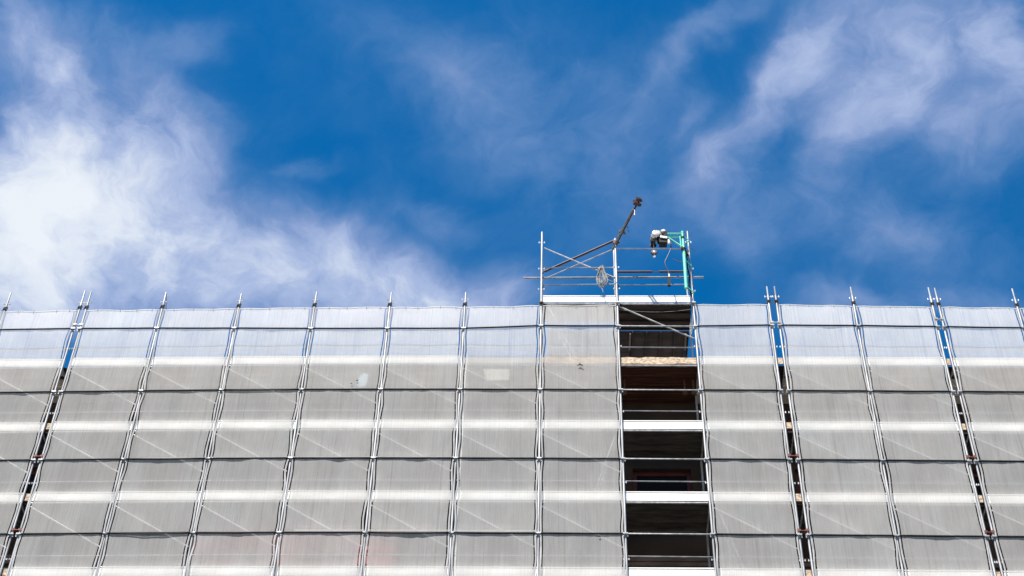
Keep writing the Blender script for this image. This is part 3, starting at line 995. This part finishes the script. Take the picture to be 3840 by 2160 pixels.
obj('hook', MB().tube([c, c + Vector((.0, 0, -.12)), c + Vector((-.005, 0, -.2))], .011, 8).tube([c + Vector((-.005, 0, -.19)), c + Vector((-.005, 0, -.24))], .02, 8), M_GALV, jib)
c = A.lerp(Bp, .45)
obj('loose_wire', MB().tube([c, c + Vector((.03, 0, -.08)), c + Vector((.05, 0, -.2)), c + Vector((.06, 0, -.27))], .007, 6), M_CORD, jib)

# ================================================================ rope coil hanging on the rail
coil = thing('rope_coil', (1.44, 26.97, 29.57), 'coil of pale rope hanging from the platform rails', 'rope', None)
rr = random.Random(5)
for k in range(11):
    w = .035 + .115 * rr.random()
    cxk = 1.44 + rr.uniform(-.03, .03)
    top_z, bot = 30.33 + rr.uniform(-.05, .01), 29.60 + rr.uniform(-.02, .14)
    pts = []
    for s in range(20):
        a = 2 * math.pi * s / 20
        v = (1 - math.cos(a)) / 2            # 0 at top, 1 at bottom
        wid = w * (.28 + .72 * min(1, v * 1.25)) if True else w
        pts.append((cxk + wid * math.sin(a) + .01 * math.sin(k + 3 * a), 26.955 + .03 * math.cos(a + k) - .004 * k, top_z + (bot - top_z) * v))
    obj('strand', MB().tube(pts, .0068, 6, closed=True), M_ROPE, coil)
obj('wrap', MB().tube([(1.43 + .075 * math.cos(a), 26.955 - .055 * math.sin(a), 30.22 + .012 * a / 6.28) for a in [2 * math.pi * s / 14 for s in range(43)]], .009, 6), M_ROPE, coil)
obj('tail', MB().tube([(1.42, 26.94, 29.62), (1.45, 26.93, 29.50), (1.46, 26.93, 29.42), (1.47, 26.95, 29.40)], .0085, 6), M_ROPE, coil)
obj('tail', MB().tube([(1.52, 26.95, 30.0), (1.60, 26.95, 29.86), (1.70, 26.96, 29.82), (1.78, 26.965, 29.85)], .007, 6), M_ROPE, coil)

# ================================================================ electric hoist
HY = 26.80
hoist = thing('electric_hoist', (3.42, HY, 29.4), 'electric hoist with white motor on mint green swivel arm and mast', 'hoist')
mast = obj('mast', MB().tube([(3.412, HY, 29.42), (3.424, HY, 30.66)], .040, 16).tube([(3.424, HY, 30.661), (3.424, HY, 30.74)], .034, 14), M_MINT, hoist)
obj('swivel_post', MB().tube([(3.424, HY, 30.80), (3.424, HY, 31.37)], .030, 14).tube([(3.424, HY, 31.371), (3.424, HY, 31.40)], .038, 14), M_MINT, hoist)
obj('collar', MB().tube([(3.424, HY, 30.741), (3.424, HY, 30.80)], .058, 14).box(3.36, 3.40, HY - .07, HY - .03, 30.73, 30.82), M_BLACK, hoist)
obj('collar', MB().tube([(3.424, HY, 31.16), (3.424, HY, 31.22)], .040, 14), M_BLACK, hoist)
for zz, xe in ((31.29, xi), (30.41, xi), (29.485, xi)):
    br = MB().obox(((3.44 + xe) / 2, (HY + 26.96) / 2, zz), (Vector((xe, 26.965, zz)) - Vector((3.44, HY, zz))) / 2, (.012, .012, 0), (0, 0, .022))
    br.tube([(xe, 27.0135, zz - .03), (xe, 27.0135, zz + .03)], TUBE + .012, 12)
    obj('bracket', br, M_MINT, hoist)
obj('arm', MB().tube([(3.39, HY - .02, 31.315), (3.00, HY - .02, 31.318)], .021, 10).tube([(3.39, HY + .03, 31.262), (3.00, HY + .03, 31.262)], .021, 10)
    .tube([(3.40, HY, 30.86), (3.02, HY, 31.24)], .024, 10).tube([(3.365, HY, 30.88), (3.36, HY, 31.24)], .018, 10).box(3.35, 3.4, HY - .03, HY + .03, 30.82, 30.88), M_MINT, hoist)
# motor unit: gearbox, fan cover, drum and dark body
gb = MB().lathe((2.775, HY - .16, 31.22), (0, 1, 0), [(0, .055), (.015, .092), (.05, .104), (.2, .104), (.24, .09), (.25, .05)], 24)
motor = obj('gearbox', gb, M_CASE, hoist)
obj('gearbox_cover', MB().box(2.79, 2.90, HY - .12, HY + .09, 31.11, 31.325), M_FAN, motor)
for xx in (2.755, 2.795):
    obj('vent', MB().box(xx - .010, xx + .010, HY - .168, HY - .155, 31.275, 31.30), M_BLACK, motor)
fan = obj('fan_cover', MB().lathe((2.965, HY - .15, 31.28), (0, 1, 0), [(0, .05), (.012, .074), (.03, .08), (.16, .08), (.18, .06)], 24), M_FAN, hoist)
obj('fan_ring', MB().lathe((2.965, HY - .165, 31.28), (0, 1, 0), [(0, .018), (.004, .03), (.0145, .032), (.0148, .01)], 18), M_CASE, fan)
obj('motor_body', MB().lathe((2.80, HY - .02, 31.06), (1, 0, 0), [(0, .05), (.01, .085), (.20, .085), (.225, .06)], 20).box(2.84, 3.03, HY - .10, HY + .08, 30.93, 31.06), M_BLACK, hoist)
obj('side_cover', MB().obox((2.95, HY - .11, 31.085), (.085, 0, -.018), (0, .02, 0), (.004, 0, .032)), M_CASE, hoist)
drum = obj('rope_drum', MB().lathe((2.70, HY - .11, 31.03), (0, 1, 0), [(0, .06), (.01, .085), (.025, .085), (.03, .06), (.2, .06), (.205, .085), (.22, .085), (.23, .06)], 20), M_BLACK, hoist)
obj('guide_wire', MB().tube([(2.66, HY - .13, 31.17), (2.645, HY - .13, 31.09), (2.68, HY - .13, 31.06), (2.76, HY - .13, 31.075), (2.83, HY - .13, 31.11)], .007, 6), M_GALV, drum)
obj('lifting_cable', MB().tube([(2.702, HY - .05, 31.0), (2.702, HY - .05, 30.68)], .004, 6), M_STEELROPE, hoist)
blk = obj('hook_weight', MB().lathe((2.702, HY - .05, 30.61), (0, 1, 0), [(-.035, .02), (-.032, .07), (-.012, .082), (.012, .082), (.032, .07), (.035, .02)], 20), M_DARK, hoist)
obj('hub', MB().lathe((2.702, HY - .088, 30.61), (0, 1, 0), [(0, .02), (.003, .028), (.0025, .005)], 14), M_CASE, blk)
obj('hook', MB().tube([(2.702, HY - .05, 30.545), (2.702, HY - .05, 30.50), (2.725, HY - .05, 30.475), (2.715, HY - .05, 30.445), (2.69, HY - .05, 30.44), (2.672, HY - .05, 30.46)], .011, 8), M_CASE, blk)
# control cable and pendant
cps = [Vector((3.03, HY - .04, 31.10)), Vector((3.095, HY - .04, 31.075)), Vector((3.125, HY - .04, 30.95)), Vector((3.10, HY - .04, 30.72)), Vector((3.02, HY - .04, 30.48)), Vector((2.955, HY - .04, 30.30)), Vector((2.965, HY - .04, 30.15)), Vector((3.01, HY - .04, 29.98)), Vector((3.027, HY - .04, 29.86))]
cp2 = []
for i in range(len(cps) - 1):
    p0, p1, p2, p3 = cps[max(i - 1, 0)], cps[i], cps[i + 1], cps[min(i + 2, len(cps) - 1)]
    for q in range(5):
        t = q / 5
        cp2.append(.5 * ((2 * p1) + (p2 - p0) * t + (2 * p0 - 5 * p1 + 4 * p2 - p3) * t * t + (3 * p1 - p0 - 3 * p2 + p3) * t ** 3))
cp2.append(cps[-1])
cc = obj('control_cable', MB().tube(cp2, .0125, 8), M_CABLE, hoist)
pen = obj('pendant', MB().box(2.975, 3.045, HY - .075, HY - .02, 29.45, 29.74), M_BLACK, hoist)
obj('plug', MB().tube([(3.026, HY - .045, 29.7405), (3.027, HY - .045, 29.86)], .020, 10), M_CASE, pen)
obj('plug', MB().tube([(3.075, HY - .08, 30.90), (3.07, HY - .08, 31.02)], .030, 12), M_CASE, cc)
obj('loose_cable', MB().tube([(3.15, HY, 30.44), (3.20, HY, 30.39), (3.27, HY, 30.335), (3.35, HY, 30.32), (3.39, HY, 30.35)], .009, 6), M_CABLE, hoist)
obj('power_cable', MB().tube([(3.46, HY + .09, 30.75), (3.50, HY + .12, 30.6), (3.49, HY + .14, 30.3), (3.53, HY + .16, 30.0), (3.50, HY + .16, 29.7), (3.54, HY + .2, 29.35)], .016, 8), M_BLACK, hoist)
obj('junction_box', MB().box(3.46, 3.54, 26.88, 26.96, 30.70, 30.82), M_BLACK, hoist)
obj('wire_end', MB().tube([(3.60, 26.98, 31.02), (3.66, 26.97, 30.96), (3.72, 26.97, 30.90)], .007, 6), M_CORD, post_obj['i'])
obj('wire_end', MB().tube([(-8.96, 27.04, 29.50), (-8.93, 27.06, 29.3), (-8.89, 27.09, 29.02)], .009, 6), M_CORD, post_obj['b'])
